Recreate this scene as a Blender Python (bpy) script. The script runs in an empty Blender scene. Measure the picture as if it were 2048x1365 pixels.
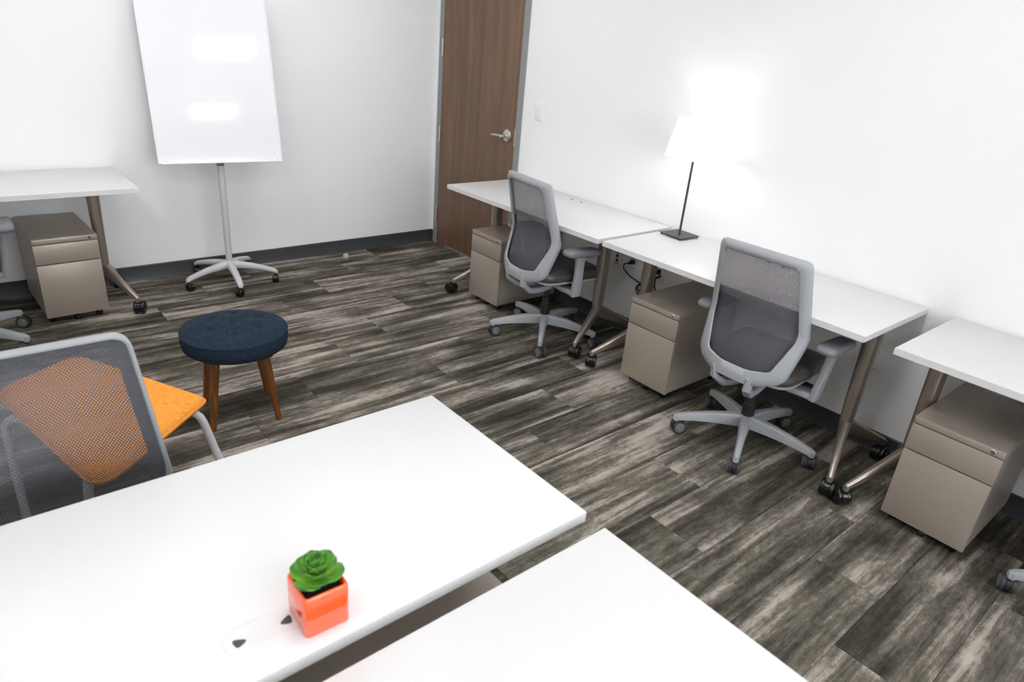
import bpy, bmesh, math, random
from mathutils import Vector, Matrix
random.seed(7)
PI = math.pi
R = math.radians
scene = bpy.context.scene
C = scene.collection

# ------------------------------------------------------------------ camera, world, exposure
cam_d = bpy.data.cameras.new('camera')
cam = bpy.data.objects.new('camera', cam_d)
C.objects.link(cam)
ROW = [Vector((0.7668970431319223, -0.6365159967223428, 0.0819531033706255)),
       Vector((-0.20625858180402593, -0.36537898278096764, -0.9077199988840926)),
       Vector((0.6077222413798146, 0.6792242522602586, -0.4114949482968003))]
m = Matrix.Identity(4)
for i in range(3):
    m[i][0] = ROW[0][i]
    m[i][1] = -ROW[1][i]
    m[i][2] = -ROW[2][i]
m.translation = Vector((-3.1805, -4.7073, 1.6624))
cam.matrix_world = m
cam_d.sensor_width = 36.0
cam_d.lens = 36.0 * 1358.884 / 2048.0
cam_d.clip_start = 0.02
cam_d.dof.use_dof = True
cam_d.dof.focus_distance = 3.2
cam_d.dof.aperture_fstop = 4.5
scene.camera = cam

SKY = 6.0          # daylight coming in by the added, unseen window behind the camera
world = bpy.data.worlds.new('world')
scene.world = world
world.use_nodes = True
world.node_tree.nodes['Background'].inputs[0].default_value = (0.8, 0.85, 0.9, 1)
world.node_tree.nodes['Background'].inputs[1].default_value = SKY

vs = scene.view_settings
vs.view_transform = 'Standard'
vs.look = 'None'
vs.gamma = 1.0
vs.use_curve_mapping = False
vs.exposure = 0.78
CEIL_STRENGTH = 7.0
CEIL_COLOR = (1.0, 0.985, 0.965)
LAMP_W = 0.5

# ------------------------------------------------------------------ materials
def srgb(r, g, b):
    f = lambda c: (c / 255 / 12.92) if c / 255 <= 0.04045 else ((c / 255 + 0.055) / 1.055) ** 2.4
    return (f(r), f(g), f(b), 1.0)

class Mat:
    def __init__(s, name):
        s.m = bpy.data.materials.new(name)
        s.m.use_nodes = True
        s.nt = s.m.node_tree
        s.bsdf = s.nt.nodes['Principled BSDF']
    def n(s, t, **kw):
        nd = s.nt.nodes.new(t)
        for k, v in kw.items():
            setattr(nd, k, v)
        return nd
    def l(s, a, b):
        s.nt.links.new(a, b)
    def set(s, **kw):
        for k, v in kw.items():
            s.bsdf.inputs[k.replace('_', ' ')].default_value = v
        return s

def coords(M, scale=(1, 1, 1), rand=False, kind='Object'):
    tc = M.n('ShaderNodeTexCoord')
    mp = M.n('ShaderNodeMapping')
    mp.inputs['Scale'].default_value = scale
    src = tc.outputs[kind]
    if rand:
        oi = M.n('ShaderNodeObjectInfo')
        mul = M.n('ShaderNodeMath', operation='MULTIPLY')
        mul.inputs[1].default_value = 731.0
        M.l(oi.outputs['Random'], mul.inputs[0])
        add = M.n('ShaderNodeVectorMath', operation='ADD')
        M.l(src, add.inputs[0])
        M.l(mul.outputs[0], add.inputs[1])
        src = add.outputs[0]
    M.l(src, mp.inputs['Vector'])
    return mp.outputs[0]

def noise(M, vec, scale=5, detail=4, rough=0.5, dist=0.0):
    nd = M.n('ShaderNodeTexNoise')
    nd.inputs['Scale'].default_value = scale
    nd.inputs['Detail'].default_value = detail
    nd.inputs['Roughness'].default_value = rough
    nd.inputs['Distortion'].default_value = dist
    M.l(vec, nd.inputs['Vector'])
    return nd.outputs['Fac']

def ramp(M, fac, stops, interp='LINEAR'):
    nd = M.n('ShaderNodeValToRGB')
    nd.color_ramp.interpolation = interp
    els = nd.color_ramp.elements
    while len(els) < len(stops):
        els.new(0.5)
    for e, (p, c) in zip(els, stops):
        e.position = p
        e.color = c
    M.l(fac, nd.inputs['Fac'])
    return nd.outputs['Color']

def bump(M, height, strength=0.2, dist=0.002):
    nd = M.n('ShaderNodeBump')
    nd.inputs['Strength'].default_value = strength
    nd.inputs['Distance'].default_value = dist
    M.l(height, nd.inputs['Height'])
    M.l(nd.outputs['Normal'], M.bsdf.inputs['Normal'])

def math2(M, op, a, b):
    nd = M.n('ShaderNodeMath', operation=op)
    for i, v in enumerate((a, b)):
        if isinstance(v, (int, float)):
            nd.inputs[i].default_value = v
        else:
            M.l(v, nd.inputs[i])
    return nd.outputs[0]

def speckled(name, col, amount=0.06, scale=300, rough=0.5, metal=0.0, bmp=0.0, spec=None, stretch=(1, 1, 1)):
    """plain surface with a fine procedural grain in colour and relief"""
    M = Mat(name)
    v = coords(M, stretch)
    f = noise(M, v, scale, 3, 0.6)
    lo = tuple(max(0, c * (1 - amount * 2)) for c in col[:3]) + (1,)
    hi = tuple(min(1, c * (1 + amount * 2)) for c in col[:3]) + (1,)
    M.l(ramp(M, f, [(0.25, lo), (0.75, hi)]), M.bsdf.inputs['Base Color'])
    M.set(Roughness=rough, Metallic=metal)
    if spec is not None:
        M.bsdf.inputs['Specular IOR Level'].default_value = spec
    if bmp:
        bump(M, f, bmp, 0.001)
    return M.m

MT = {}
MT['wall'] = speckled('wall_paint', (0.88, 0.88, 0.885, 1), 0.006, 220, 0.75, bmp=0.08)
MT['ceiling'] = speckled('ceiling_paint', (0.88, 0.88, 0.88, 1), 0.02, 120, 0.9, bmp=0.2)
MT['baseboard'] = speckled('charcoal_vinyl', srgb(58, 60, 63), 0.05, 200, 0.45)
MT['slab'] = speckled('floor_slab', (0.03, 0.03, 0.028, 1), 0.1, 60, 0.9)
MT['laminate'] = speckled('white_laminate', (0.66, 0.662, 0.668, 1), 0.008, 500, 0.38)
MT['laminate_edge'] = speckled('white_edge_band', (0.68, 0.678, 0.672, 1), 0.01, 500, 0.45)
MT['nickel'] = speckled('warm_nickel_paint', srgb(168, 157, 147), 0.05, 900, 0.33, metal=0.75)
MT['taupe'] = speckled('taupe_metallic_paint', srgb(174, 163, 151), 0.07, 1100, 0.38, metal=0.35, bmp=0.05)
MT['chrome'] = speckled('chrome', (0.8, 0.79, 0.77, 1), 0.02, 200, 0.12, metal=1.0)
MT['satin'] = speckled('satin_nickel', srgb(205, 198, 188), 0.03, 400, 0.28, metal=0.9)
MT['black_gloss'] = speckled('black_nylon', (0.008, 0.008, 0.009, 1), 0.1, 200, 0.22)
MT['black'] = speckled('black_plastic', (0.012, 0.012, 0.013, 1), 0.1, 300, 0.5)
MT['chair_grey'] = speckled('light_grey_plastic', srgb(156, 158, 162), 0.03, 700, 0.45, bmp=0.05)
MT['wheel_grey'] = speckled('grey_wheel_plastic', srgb(108, 110, 114), 0.03, 400, 0.5)
MT['wheel_dark'] = speckled('dark_wheel_tread', srgb(50, 52, 55), 0.05, 400, 0.6)
MT['pad_grey'] = speckled('grey_arm_pad', srgb(120, 120, 126), 0.04, 700, 0.5)
MT['white_metal'] = speckled('white_painted_steel', srgb(222, 222, 226), 0.01, 300, 0.35)
MT['cool_white'] = speckled('white_enamel_frame', srgb(228, 229, 233), 0.008, 300, 0.3)
MT['lamp_metal'] = speckled('dark_grey_lamp_metal', srgb(62, 64, 70), 0.04, 500, 0.42, metal=0.3)
MT['frame_grey'] = speckled('grey_door_frame_paint', srgb(140, 143, 142), 0.03, 350, 0.5, bmp=0.05)
MT['plate_white'] = speckled('white_cover_plate', (0.86, 0.86, 0.86, 1), 0.005, 300, 0.35)
MT['slot_pale'] = speckled('pale_grey_slot', srgb(196, 197, 200), 0.02, 300, 0.5)
MT['easel_grey'] = speckled('pale_grey_powder_coat', srgb(192, 192, 196), 0.02, 500, 0.42)
MT['slot_grey'] = speckled('grey_slot', srgb(90, 90, 92), 0.03, 300, 0.5)
MT['red'] = speckled('red_socket', srgb(150, 30, 22), 0.05, 300, 0.4)
MT['soil'] = speckled('dark_soil', (0.012, 0.008, 0.006, 1), 0.4, 250, 0.95, bmp=0.8)
MT['rubber'] = speckled('clear_rubber', srgb(175, 165, 155), 0.03, 200, 0.25)
MT['hole'] = speckled('dark_opening', srgb(60, 60, 62), 0.1, 200, 0.6)
MT['leather'] = speckled('dark_grey_vinyl', srgb(72, 67, 66), 0.08, 500, 0.42, bmp=0.15)

# whiteboard enamel
M = Mat('whiteboard_enamel')
v = coords(M)
M.l(ramp(M, noise(M, v, 3, 2), [(0.3, (0.83, 0.835, 0.87, 1)), (0.7, (0.85, 0.855, 0.885, 1))]), M.bsdf.inputs['Base Color'])
M.set(Roughness=0.07)
MT['whiteboard'] = M.m

# carpet plank
M = Mat('distressed_carpet')
vA = coords(M, (0.9, 13, 1), rand=True)
vB = coords(M, (2.6, 42, 1), rand=True)
vC = coords(M, (90, 150, 1), rand=True)
vD = coords(M, (1.9, 4.2, 1), rand=True)
vE = coords(M, (26, 60, 1), rand=True)
nA = noise(M, vA, 1.0, 7, 0.58, 0.5)
nB = noise(M, vB, 1.0, 6, 0.62, 0.3)
nC = noise(M, vC, 3.0, 2, 0.7)
nD = noise(M, vD, 1.0, 4, 0.55, 0.5)
nE = noise(M, vE, 1.0, 5, 0.7, 0.3)
f = math2(M, 'MULTIPLY', nA, 0.80)
f = math2(M, 'ADD', f, math2(M, 'MULTIPLY', nB, 0.34))
f = math2(M, 'ADD', f, math2(M, 'MULTIPLY', nD, 0.55))
f = math2(M, 'ADD', f, math2(M, 'MULTIPLY', nE, 0.26))
f = math2(M, 'ADD', f, math2(M, 'MULTIPLY', nC, 0.26))
oi = M.n('ShaderNodeObjectInfo')
f = math2(M, 'ADD', f, math2(M, 'MULTIPLY', oi.outputs['Random'], 0.06))
f = math2(M, "SUBTRACT", f, 0.600)
col = ramp(M, f, [(0.33, srgb(46, 44, 38)), (0.45, srgb(69, 66, 58)), (0.53, srgb(97, 92, 82)),
                  (0.59, srgb(116, 110, 101)), (0.635, srgb(152, 144, 135)), (0.74, srgb(182, 173, 163))])
M.l(col, M.bsdf.inputs['Base Color'])
M.set(Roughness=0.95)
M.bsdf.inputs['Specular IOR Level'].default_value = 0.1
bump(M, nC, 0.6, 0.003)
MT['carpet'] = M.m

# door veneer
M = Mat('walnut_door_veneer')
v = coords(M, (1, 11, 0.7))
v2 = coords(M, (1, 190, 9))
a = noise(M, v, 1.4, 5, 0.55, 0.4)
b = noise(M, v2, 1.5, 3, 0.6)
f = math2(M, 'ADD', math2(M, 'MULTIPLY', a, 0.6), math2(M, 'MULTIPLY', b, 0.4))
M.l(ramp(M, f, [(0.3, srgb(93, 69, 52)), (0.5, srgb(112, 86, 66)), (0.72, srgb(134, 103, 79))]), M.bsdf.inputs['Base Color'])
M.set(Roughness=0.42)
MT['veneer'] = M.m

# stool wood
M = Mat('acorn_stained_wood')
v = coords(M, (30, 30, 3))
f = noise(M, v, 2.0, 4, 0.6, 0.6)
M.l(ramp(M, f, [(0.3, srgb(84, 48, 18)), (0.55, srgb(114, 68, 26)), (0.75, srgb(134, 84, 36))]), M.bsdf.inputs['Base Color'])
M.set(Roughness=0.35)
MT['wood'] = M.m

def fabric(name, dark, light, s1=(60, 8, 60), s2=900, rough=0.9, bm=0.35):
    M = Mat(name)
    a = noise(M, coords(M, s1), 2.0, 5, 0.65, 0.3)
    b = noise(M, coords(M, (1, 1, 1)), s2, 2, 0.6)
    f = math2(M, 'ADD', math2(M, 'MULTIPLY', a, 0.6), math2(M, 'MULTIPLY', b, 0.4))
    M.l(ramp(M, f, [(0.35, dark), (0.65, light)]), M.bsdf.inputs['Base Color'])
    M.set(Roughness=rough)
    M.bsdf.inputs['Specular IOR Level'].default_value = 0.15
    bump(M, b, bm, 0.001)
    return M.m
MT['navy'] = fabric('navy_linen', srgb(22, 30, 41), srgb(42, 56, 73))
MT['navy_btn'] = fabric('navy_button_linen', srgb(24, 33, 46), srgb(42, 57, 75))
MT['orange_fab'] = fabric('orange_felt', srgb(226, 138, 44), srgb(248, 170, 78), (40, 40, 40), 700)
MT['pot'] = speckled('orange_glaze', srgb(250, 92, 42), 0.01, 100, 0.06)
MT['pot'].node_tree.nodes['Principled BSDF'].inputs['IOR'].default_value = 1.75

# succulent leaf: green with pale centre, darker tip along the leaf's own length (its x axis)
M = Mat('succulent_green')
tc = M.n('ShaderNodeTexCoord')
sp = M.n('ShaderNodeSeparateXYZ')
M.l(tc.outputs['Generated'], sp.inputs[0])
nz = noise(M, tc.outputs['Object'], 5, 3, 0.5)
f = math2(M, 'ADD', math2(M, 'MULTIPLY', sp.outputs['X'], 0.85), math2(M, 'MULTIPLY', nz, 0.18))
M.l(ramp(M, f, [(0.1, srgb(168, 206, 84)), (0.6, srgb(112, 170, 54)), (0.86, srgb(72, 134, 44)), (0.97, srgb(30, 70, 45))]), M.bsdf.inputs['Base Color'])
M.set(Roughness=0.4)
M.bsdf.inputs['Subsurface Weight'].default_value = 0.15
M.bsdf.inputs['Subsurface Radius'].default_value = (0.004, 0.006, 0.002)
MT['leaf'] = M.m

# chair mesh: woven cells with real openings
M = Mat('woven_chair_mesh')
tc = M.n('ShaderNodeTexCoord')
sp = M.n('ShaderNodeSeparateXYZ')
M.l(tc.outputs['Object'], sp.inputs[0])
def cell(out, size, half, shift=None):
    d = math2(M, 'DIVIDE', out, size)
    if shift is not None:
        d = math2(M, 'ADD', d, shift)
    fr = math2(M, 'FRACT', d, 0)
    ab = math2(M, 'ABSOLUTE', math2(M, 'SUBTRACT', fr, 0.5), 0)
    return math2(M, 'LESS_THAN', ab, half)
row = math2(M, 'FLOOR', math2(M, 'DIVIDE', sp.outputs['Z'], 0.0046), 0)
sh = math2(M, 'MULTIPLY', math2(M, 'FLOORED_MODULO', row, 2.0), 0.5)
hole = math2(M, 'MULTIPLY', cell(sp.outputs['Y'], 0.0070, 0.28, sh), cell(sp.outputs['Z'], 0.0044, 0.21))
tr = M.n('ShaderNodeBsdfTransparent')
mx = M.n('ShaderNodeMixShader')
M.l(hole, mx.inputs[0])
M.l(M.bsdf.outputs[0], mx.inputs[1])
M.l(tr.outputs[0], mx.inputs[2])
M.l(mx.outputs[0], M.nt.nodes['Material Output'].inputs['Surface'])
M.set(Base_Color=srgb(80, 81, 88), Roughness=0.6)
MT['mesh'] = M.m

# lamp shade: thin white cloth that lets light through
M = Mat('white_lampshade_cloth')
v = coords(M)
M.l(ramp(M, noise(M, v, 500, 2), [(0.3, (0.86, 0.86, 0.85, 1)), (0.7, (0.9, 0.9, 0.89, 1))]), M.bsdf.inputs['Base Color'])
M.set(Roughness=0.9)
tl = M.n('ShaderNodeBsdfTranslucent')
tl.inputs['Color'].default_value = (0.9, 0.89, 0.88, 1)
mx = M.n('ShaderNodeMixShader')
mx.inputs[0].default_value = 0.5
M.l(M.bsdf.outputs[0], mx.inputs[1])
M.l(tl.outputs[0], mx.inputs[2])
M.l(mx.outputs[0], M.nt.nodes['Material Output'].inputs['Surface'])
MT['shade'] = M.m

M = Mat('added_window_glass')  # for the panes of the added window only
gl = M.n('ShaderNodeBsdfGlossy')
gl.inputs['Roughness'].default_value = 0.02
tr = M.n('ShaderNodeBsdfTransparent')
fz = M.n('ShaderNodeFresnel')
mx = M.n('ShaderNodeMixShader')
M.l(math2(M, 'MULTIPLY', fz.outputs[0], math2(M, 'ADD', noise(M, coords(M), 2, 1), 0.5)), mx.inputs[0])
M.l(tr.outputs[0], mx.inputs[1])
M.l(gl.outputs[0], mx.inputs[2])
M.l(mx.outputs[0], M.nt.nodes['Material Output'].inputs['Surface'])
MT['glass'] = M.m

def emitter(name, col, strength):
    M = Mat(name)
    M.set(Base_Color=(0.9, 0.9, 0.9, 1), Emission_Color=col + (1,), Emission_Strength=strength)
    return M.m
MT['diffuser'] = emitter('lit_ceiling_diffuser', CEIL_COLOR, CEIL_STRENGTH)

# ------------------------------------------------------------------ mesh helpers
class MB:
    def __init__(s):
        s.bm = bmesh.new()
    def _xf(s, vs, mat):
        if mat is not None:
            for v in vs:
                v.co = mat @ v.co
    def box(s, lo, hi, bev=0.0, seg=2, mat=None):
        r = bmesh.ops.create_cube(s.bm, size=1.0)
        vs = r['verts']
        c = [(a + b) / 2 for a, b in zip(lo, hi)]
        d = [b - a for a, b in zip(lo, hi)]
        for v in vs:
            v.co = Vector((c[0] + v.co.x * d[0], c[1] + v.co.y * d[1], c[2] + v.co.z * d[2]))
        if bev > 0:
            es = list({e for v in vs for e in v.link_edges})
            rb = bmesh.ops.bevel(s.bm, geom=es, offset=bev, segments=seg, profile=0.5, affect='EDGES', clamp_overlap=True)
            vs = list({v for f in rb['faces'] for v in f.verts} | {v for v in vs if v.is_valid})
        s._xf(vs, mat)
        return s
    def loft(s, rings, closed=True, cap=True, loop=False, mat=None):
        """rings of equal length; closed: each ring is a loop; loop: last ring joins the first"""
        rv = [[s.bm.verts.new(p) for p in r] for r in rings]
        n = len(rings[0])
        m_ = len(rings)
        for i in range(m_ if loop else m_ - 1):
            a, b = rv[i], rv[(i + 1) % m_]
            for j in range(n if closed else n - 1):
                k = (j + 1) % n
                s.bm.faces.new((a[j], a[k], b[k], b[j]))
        if cap and not loop and closed:
            s.bm.faces.new(list(reversed(rv[0])))
            s.bm.faces.new(rv[-1])
        s._xf([v for r in rv for v in r], mat)
        return s
    def lathe(s, prof, seg=24, mat=None, cap=True):
        rings = [[Vector((r * math.cos(2 * PI * k / seg), r * math.sin(2 * PI * k / seg), z)) for k in range(seg)] for r, z in prof]
        return s.loft(rings, True, cap, False, mat)
    def tube(s, path, rad, seg=10, mat=None, cap=True):
        path = [Vector(p) for p in path]
        rads = rad if isinstance(rad, (list, tuple)) else [rad] * len(path)
        rings = []
        up = None
        for i, p in enumerate(path):
            t = (path[min(i + 1, len(path) - 1)] - path[max(i - 1, 0)]).normalized()
            if up is None:
                up = Vector((0, 0, 1)) if abs(t.z) < 0.9 else Vector((1, 0, 0))
            x = (up - t * up.dot(t)).normalized()
            y = t.cross(x)
            up = x
            rings.append([p + (x * math.cos(2 * PI * k / seg) + y * math.sin(2 * PI * k / seg)) * rads[i] for k in range(seg)])
        return s.loft(rings, True, cap, False, mat)
    def prism(s, pts, z0, z1, bev=0.0, seg=2, mat=None):
        a = [s.bm.verts.new((x, y, z0)) for x, y in pts]
        b = [s.bm.verts.new((x, y, z1)) for x, y in pts]
        n = len(pts)
        s.bm.faces.new(list(reversed(a)))
        top = s.bm.faces.new(b)
        for j in range(n):
            s.bm.faces.new((a[j], a[(j + 1) % n], b[(j + 1) % n], b[j]))
        vs = a + b
        if bev > 0:
            es = [e for e in top.edges] + [e for e in a[0].link_faces[0].edges if all(v in a for v in e.verts)]
            es = list({e for e in es} | {e for v in a for e in v.link_edges if all(w in a for w in e.verts)})
            rb = bmesh.ops.bevel(s.bm, geom=es, offset=bev, segments=seg, profile=0.5, affect='EDGES', clamp_overlap=True)
            vs = list({v for f in rb['faces'] for v in f.verts} | {v for v in vs if v.is_valid})
        s._xf(vs, mat)
        return s
    def mesh(s, name, mat, angle=35):
        bmesh.ops.recalc_face_normals(s.bm, faces=s.bm.faces)
        me = bpy.data.meshes.new(name)
        s.bm.to_mesh(me)
        s.bm.free()
        me.materials.append(mat)
        me.polygons.foreach_set('use_smooth', [True] * len(me.polygons))
        me.set_sharp_from_angle(angle=R(angle))
        return me
    def build(s, name, mat, parent=None, loc=None, angle=35):
        return link(name, s.mesh(name, MT[mat] if isinstance(mat, str) else mat, angle), parent, loc)

def link(name, me, parent=None, loc=None):
    o = bpy.data.objects.new(name, me)
    C.objects.link(o)
    if parent:
        o.parent = parent
    if loc:
        o.location = loc
    return o

def thing(name, label, cat, loc=(0, 0, 0), rz=0.0, group=None):
    o = bpy.data.objects.new(name, None)
    o.empty_display_size = 0.1
    C.objects.link(o)
    o.location = loc
    o.rotation_euler = (0, 0, rz)
    return tag(o, label, cat, group)

def tag(o, label, cat, group=None):
    o['label'] = label
    o['category'] = cat
    if group:
        o['group'] = group
    return o

def struct(o):
    o['kind'] = 'structure'
    return o

def copy_tree(o, parent=None):
    c = o.copy()
    C.objects.link(c)
    c.parent = parent
    for ch in list(o.children):
        copy_tree(ch, c)
    return c

def rrect(w, h, r, n=4):
    """rounded rectangle outline centred on 0, in 2d"""
    pts = []
    for cx, cy, a0 in ((w / 2 - r, h / 2 - r, 0), (-w / 2 + r, h / 2 - r, 90), (-w / 2 + r, -h / 2 + r, 180), (w / 2 - r, -h / 2 + r, 270)):
        for k in range(n + 1):
            a = R(a0 + 90 * k / n)
            pts.append((cx + r * math.cos(a), cy + r * math.sin(a)))
    return pts

def round_poly(pts, rads, n=6):
    """polygon with rounded corners"""
    out = []
    N = len(pts)
    for i in range(N):
        p = Vector(pts[i]); a = Vector(pts[i - 1]); b = Vector(pts[(i + 1) % N])
        da = (a - p).normalized(); db = (b - p).normalized()
        ang = da.angle(db)
        d = min(rads[i] / math.tan(ang / 2), (a - p).length * 0.48, (b - p).length * 0.48)
        s_, e_ = p + da * d, p + db * d
        for k in range(n + 1):
            t = k / n
            out.append((s_ * (1 - t) ** 2 + p * 2 * t * (1 - t) + e_ * t ** 2))
    return out

def sections(path, sizes, upv=Vector((0, 0, 1)), r=0.3, n=3):
    """rounded-rectangle cross sections (width, height) along a path; height along upv's normal part"""
    rings = []
    path = [Vector(p) for p in path]
    for i, p in enumerate(path):
        t = (path[min(i + 1, len(path) - 1)] - path[max(i - 1, 0)]).normalized()
        side = t.cross(upv).normalized()
        u = side.cross(t).normalized()
        w, h = sizes[i]
        rings.append([p + side * x + u * y for x, y in rrect(w, h, min(w, h) * r, n)])
    return rings

# ------------------------------------------------------------------ room shell
X0, Y0, H = -4.85, -7.45, 2.74       # left wall, wall behind the camera, ceiling
floor = struct(MB().box((X0 - 0.1, Y0 - 0.1, -0.12), (0.1, 0.1, -0.0065)).build('floor', 'slab'))
floor['label'] = 'floor of staggered grey-brown distressed carpet planks'
plank = MB().box((-0.4993, -0.1244, -0.0065), (0.4993, 0.1244, 0.0), 0.0012, 1).mesh('carpet_plank', MT['carpet'])
half = {}
def plank_mesh(w):
    k = round(w, 3)
    if k not in half:
        half[k] = MB().box((-k / 2 + 0.0007, -0.1244, -0.0065), (k / 2 - 0.0007, 0.1244, 0.0), 0.0012, 1).mesh('carpet_plank', MT['carpet'])
    return half[k]
STAG = {1: -0.97, 2: -1.30, 0: -0.63}
for k in range(30):
    yc = -0.125 - 0.25 * k
    x = STAG[k % 3] + 2.0
    while x > X0:
        a, b = max(x - 1.0, X0), min(x, 0.0)
        if b - a > 0.02:
            full = abs(b - a - 1.0) < 1e-4
            link('carpet_plank', plank if full else plank_mesh(b - a), floor, ((a + b) / 2, yc, 0.0 - 0.0004 * random.random()))
        x -= 1.0

ceil = struct(MB().box((X0 - 0.1, Y0 - 0.1, H), (0.1, 0.1, H + 0.1)).build('ceiling', 'ceiling'))
struct(MB().box((X0 - 0.1, 0.0, -0.12), (0.1, 0.1, H)).build('wall_back', 'wall'))
struct(MB().box((X0 - 0.1, Y0, -0.12), (X0, 0.0, H)).build('wall_left', 'wall'))
WX0, WX1, WZ0, WZ1 = -4.2, -0.6, 0.85, 2.35      # added window in the unseen wall behind the camera, brightens the back wall
struct(MB().box((X0 - 0.1, Y0 - 0.1, -0.12), (WX0, Y0, H)).box((WX1, Y0 - 0.1, -0.12), (0.1, Y0, H))
       .box((WX0, Y0 - 0.1, -0.12), (WX1, Y0, WZ0)).box((WX0, Y0 - 0.1, WZ1), (WX1, Y0, H)).build('wall_front', 'wall'))
fw = MB()
for a, b in (((WX0, WZ0), (WX1, WZ0 + 0.05)), ((WX0, WZ1 - 0.05), (WX1, WZ1)), ((WX0, WZ0 + 0.05), (WX0 + 0.05, WZ1 - 0.05)), ((WX1 - 0.05, WZ0 + 0.05), (WX1, WZ1 - 0.05)),
             ((WX0 + 1.175, WZ0 + 0.05), (WX0 + 1.225, WZ1 - 0.05)), ((WX0 + 2.375, WZ0 + 0.05), (WX0 + 2.425, WZ1 - 0.05))):
    fw.box((a[0], Y0 - 0.08, a[1]), (b[0], Y0 - 0.02, b[1]), 0.003, 1)
added_win = struct(fw.build('added_window', 'frame_grey'))  # invented window frame, put in to let fill daylight reach the back wall
for k in range(3):
    MB().box((WX0 + 0.05 + 1.2 * k - (0.025 if k else 0), Y0 - 0.053, WZ0 + 0.05), (WX0 + 1.175 + 1.2 * k, Y0 - 0.047, WZ1 - 0.05)).build('added_pane', 'glass', added_win)
DL, DR, FL, FR, DH = -0.082, -0.994, -0.032, -1.053, 2.13      # door leaf and frame edges on the right wall
struct(MB().box((0, FL, -0.12), (0.1, 0.0, H)).box((0, Y0, -0.12), (0.1, FR, H)).box((0, FR, DH + 0.055), (0.1, FL, H)).build('wall_right', 'wall'))

def baseboard(name, lo, hi, axis):
    mb = MB()
    t = 0.008
    if axis == 'x':    # runs along x on wall y=const, room on the -y side
        y = lo[1]
        prof = [(0, 0), (-t - 0.006, 0), (-t, 0.012), (-t, 0.092), (-t * 0.4, 0.0975), (0, 0.0975)]
        mb.loft([[Vector((xx, y + p, q)) for p, q in prof] for xx in (lo[0], hi[0])])
    else:
        x = lo[0]
        s_ = -1
        prof = [(0, 0), (s_ * (t + 0.006), 0), (s_ * t, 0.012), (s_ * t, 0.092), (s_ * t * 0.4, 0.0975), (0, 0.0975)]
        mb.loft([[Vector((x + p, yy, q)) for p, q in prof] for yy in (lo[1], hi[1])])
    return struct(mb.build(name, 'baseboard'))
baseboard('baseboard_back', (X0, 0.0), (0.0, 0.0), 'x')
bb = baseboard('baseboard_right', (0.0, Y0), (0.0, FR), 'y')
stub = baseboard('baseboard_corner', (0.0, FL), (0.0, -0.0145), 'y')

# door and frame
door = struct(MB().box((-0.002, DR + 0.003, 0.008), (0.043, DL - 0.003, DH - 0.003), 0.0015, 1).build('door_1', 'veneer'))
door['label'] = 'flush brown walnut veneer door with lever handle'
fr = MB()
fr.box((-0.006, DL, 0.0), (0.1, FL, DH + 0.055), 0.002, 1)
fr.box((-0.006, FR, 0.0), (0.1, DR, DH + 0.055), 0.002, 1)
fr.box((-0.006, DR, DH), (0.1, DL, DH + 0.055), 0.002, 1)
o = fr.build('door_frame', 'frame_grey', door)
for hz in (0.25, 0.887, 1.522):
    h = MB().box((-0.003, DL - 0.002, hz - 0.055), (0.0, DL + 0.020, hz + 0.055), 0.001, 1).build('hinge', 'satin', door)
    mb = MB()
    for k in range(5):
        z0 = hz - 0.057 + k * 0.0228
        mb.lathe([(0.0062, z0 + 0.0006), (0.0066, z0 + 0.0016), (0.0066, z0 + 0.0212), (0.0062, z0 + 0.0222)], 10, Matrix.Translation((-0.0085, DL + 0.001, 0)))
    mb.lathe([(0.003, hz - 0.062), (0.0045, hz - 0.058), (0.0045, hz + 0.058), (0.003, hz + 0.062)], 8, Matrix.Translation((-0.0085, DL + 0.001, 0)))
    mb.build('knuckle', 'satin', h)
HY, HZ = -0.912, 1.004
rot = Matrix.Translation((-0.002, HY, HZ)) @ Matrix.Rotation(-PI / 2, 4, 'Y')
hd = MB().lathe([(0.044, 0.0), (0.044, 0.008), (0.040, 0.011), (0.033, 0.014), (0.020, 0.016), (0.020, 0.024), (0.0125, 0.026), (0.0125, 0.062), (0.0105, 0.065)], 28, rot).build('door_handle', 'satin', door)
lv = MB()
lv.loft(sections([(-0.058, HY - 0.012, HZ), (-0.059, HY, HZ), (-0.059, HY + 0.04, HZ + 0.001), (-0.057, HY + 0.085, HZ - 0.002), (-0.053, HY + 0.118, HZ - 0.006), (-0.052, HY + 0.122, HZ - 0.006)],
                 [(0.012, 0.014), (0.017, 0.020), (0.014, 0.015), (0.013, 0.014), (0.012, 0.013), (0.008, 0.009)], r=0.45))
lv.build('lever', 'satin', hd)
MB().box((-0.0075, DR - 0.004, HZ - 0.062), (-0.001, DR + 0.0035, HZ + 0.058), 0.001, 1).build('strike_plate', 'satin', door)

# ceiling light panels, rows eight feet apart (two panels mirrored in the whiteboard)
first = None
for lx in (-1.2, -2.42, -3.64):  # middle column is extra, added to lift the back wall against the right wall
    for ly in (-1.34, -3.78, -6.22):
        if first is None:
            first = thing('ceiling_light', 'square recessed ceiling light panel with white frame', 'ceiling light', (lx, ly, H), 0, 'ceiling light panels')
            mb = MB()
            for a, b in (((-0.305, -0.305, -0.012), (0.305, -0.28, 0.0)), ((-0.305, 0.28, -0.012), (0.305, 0.305, 0.0)), ((-0.305, -0.28, -0.012), (-0.28, 0.28, 0.0)), ((0.28, -0.28, -0.012), (0.305, 0.28, 0.0))):
                mb.box(a, b, 0.002, 1)
            mb.build('frame', 'white_metal', first)
            MB().box((-0.28, -0.28, -0.006), (0.28, 0.28, -0.001)).build('diffuser', 'diffuser', first)
        else:
            c = copy_tree(first)
            c.location = (lx, ly, H)

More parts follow.
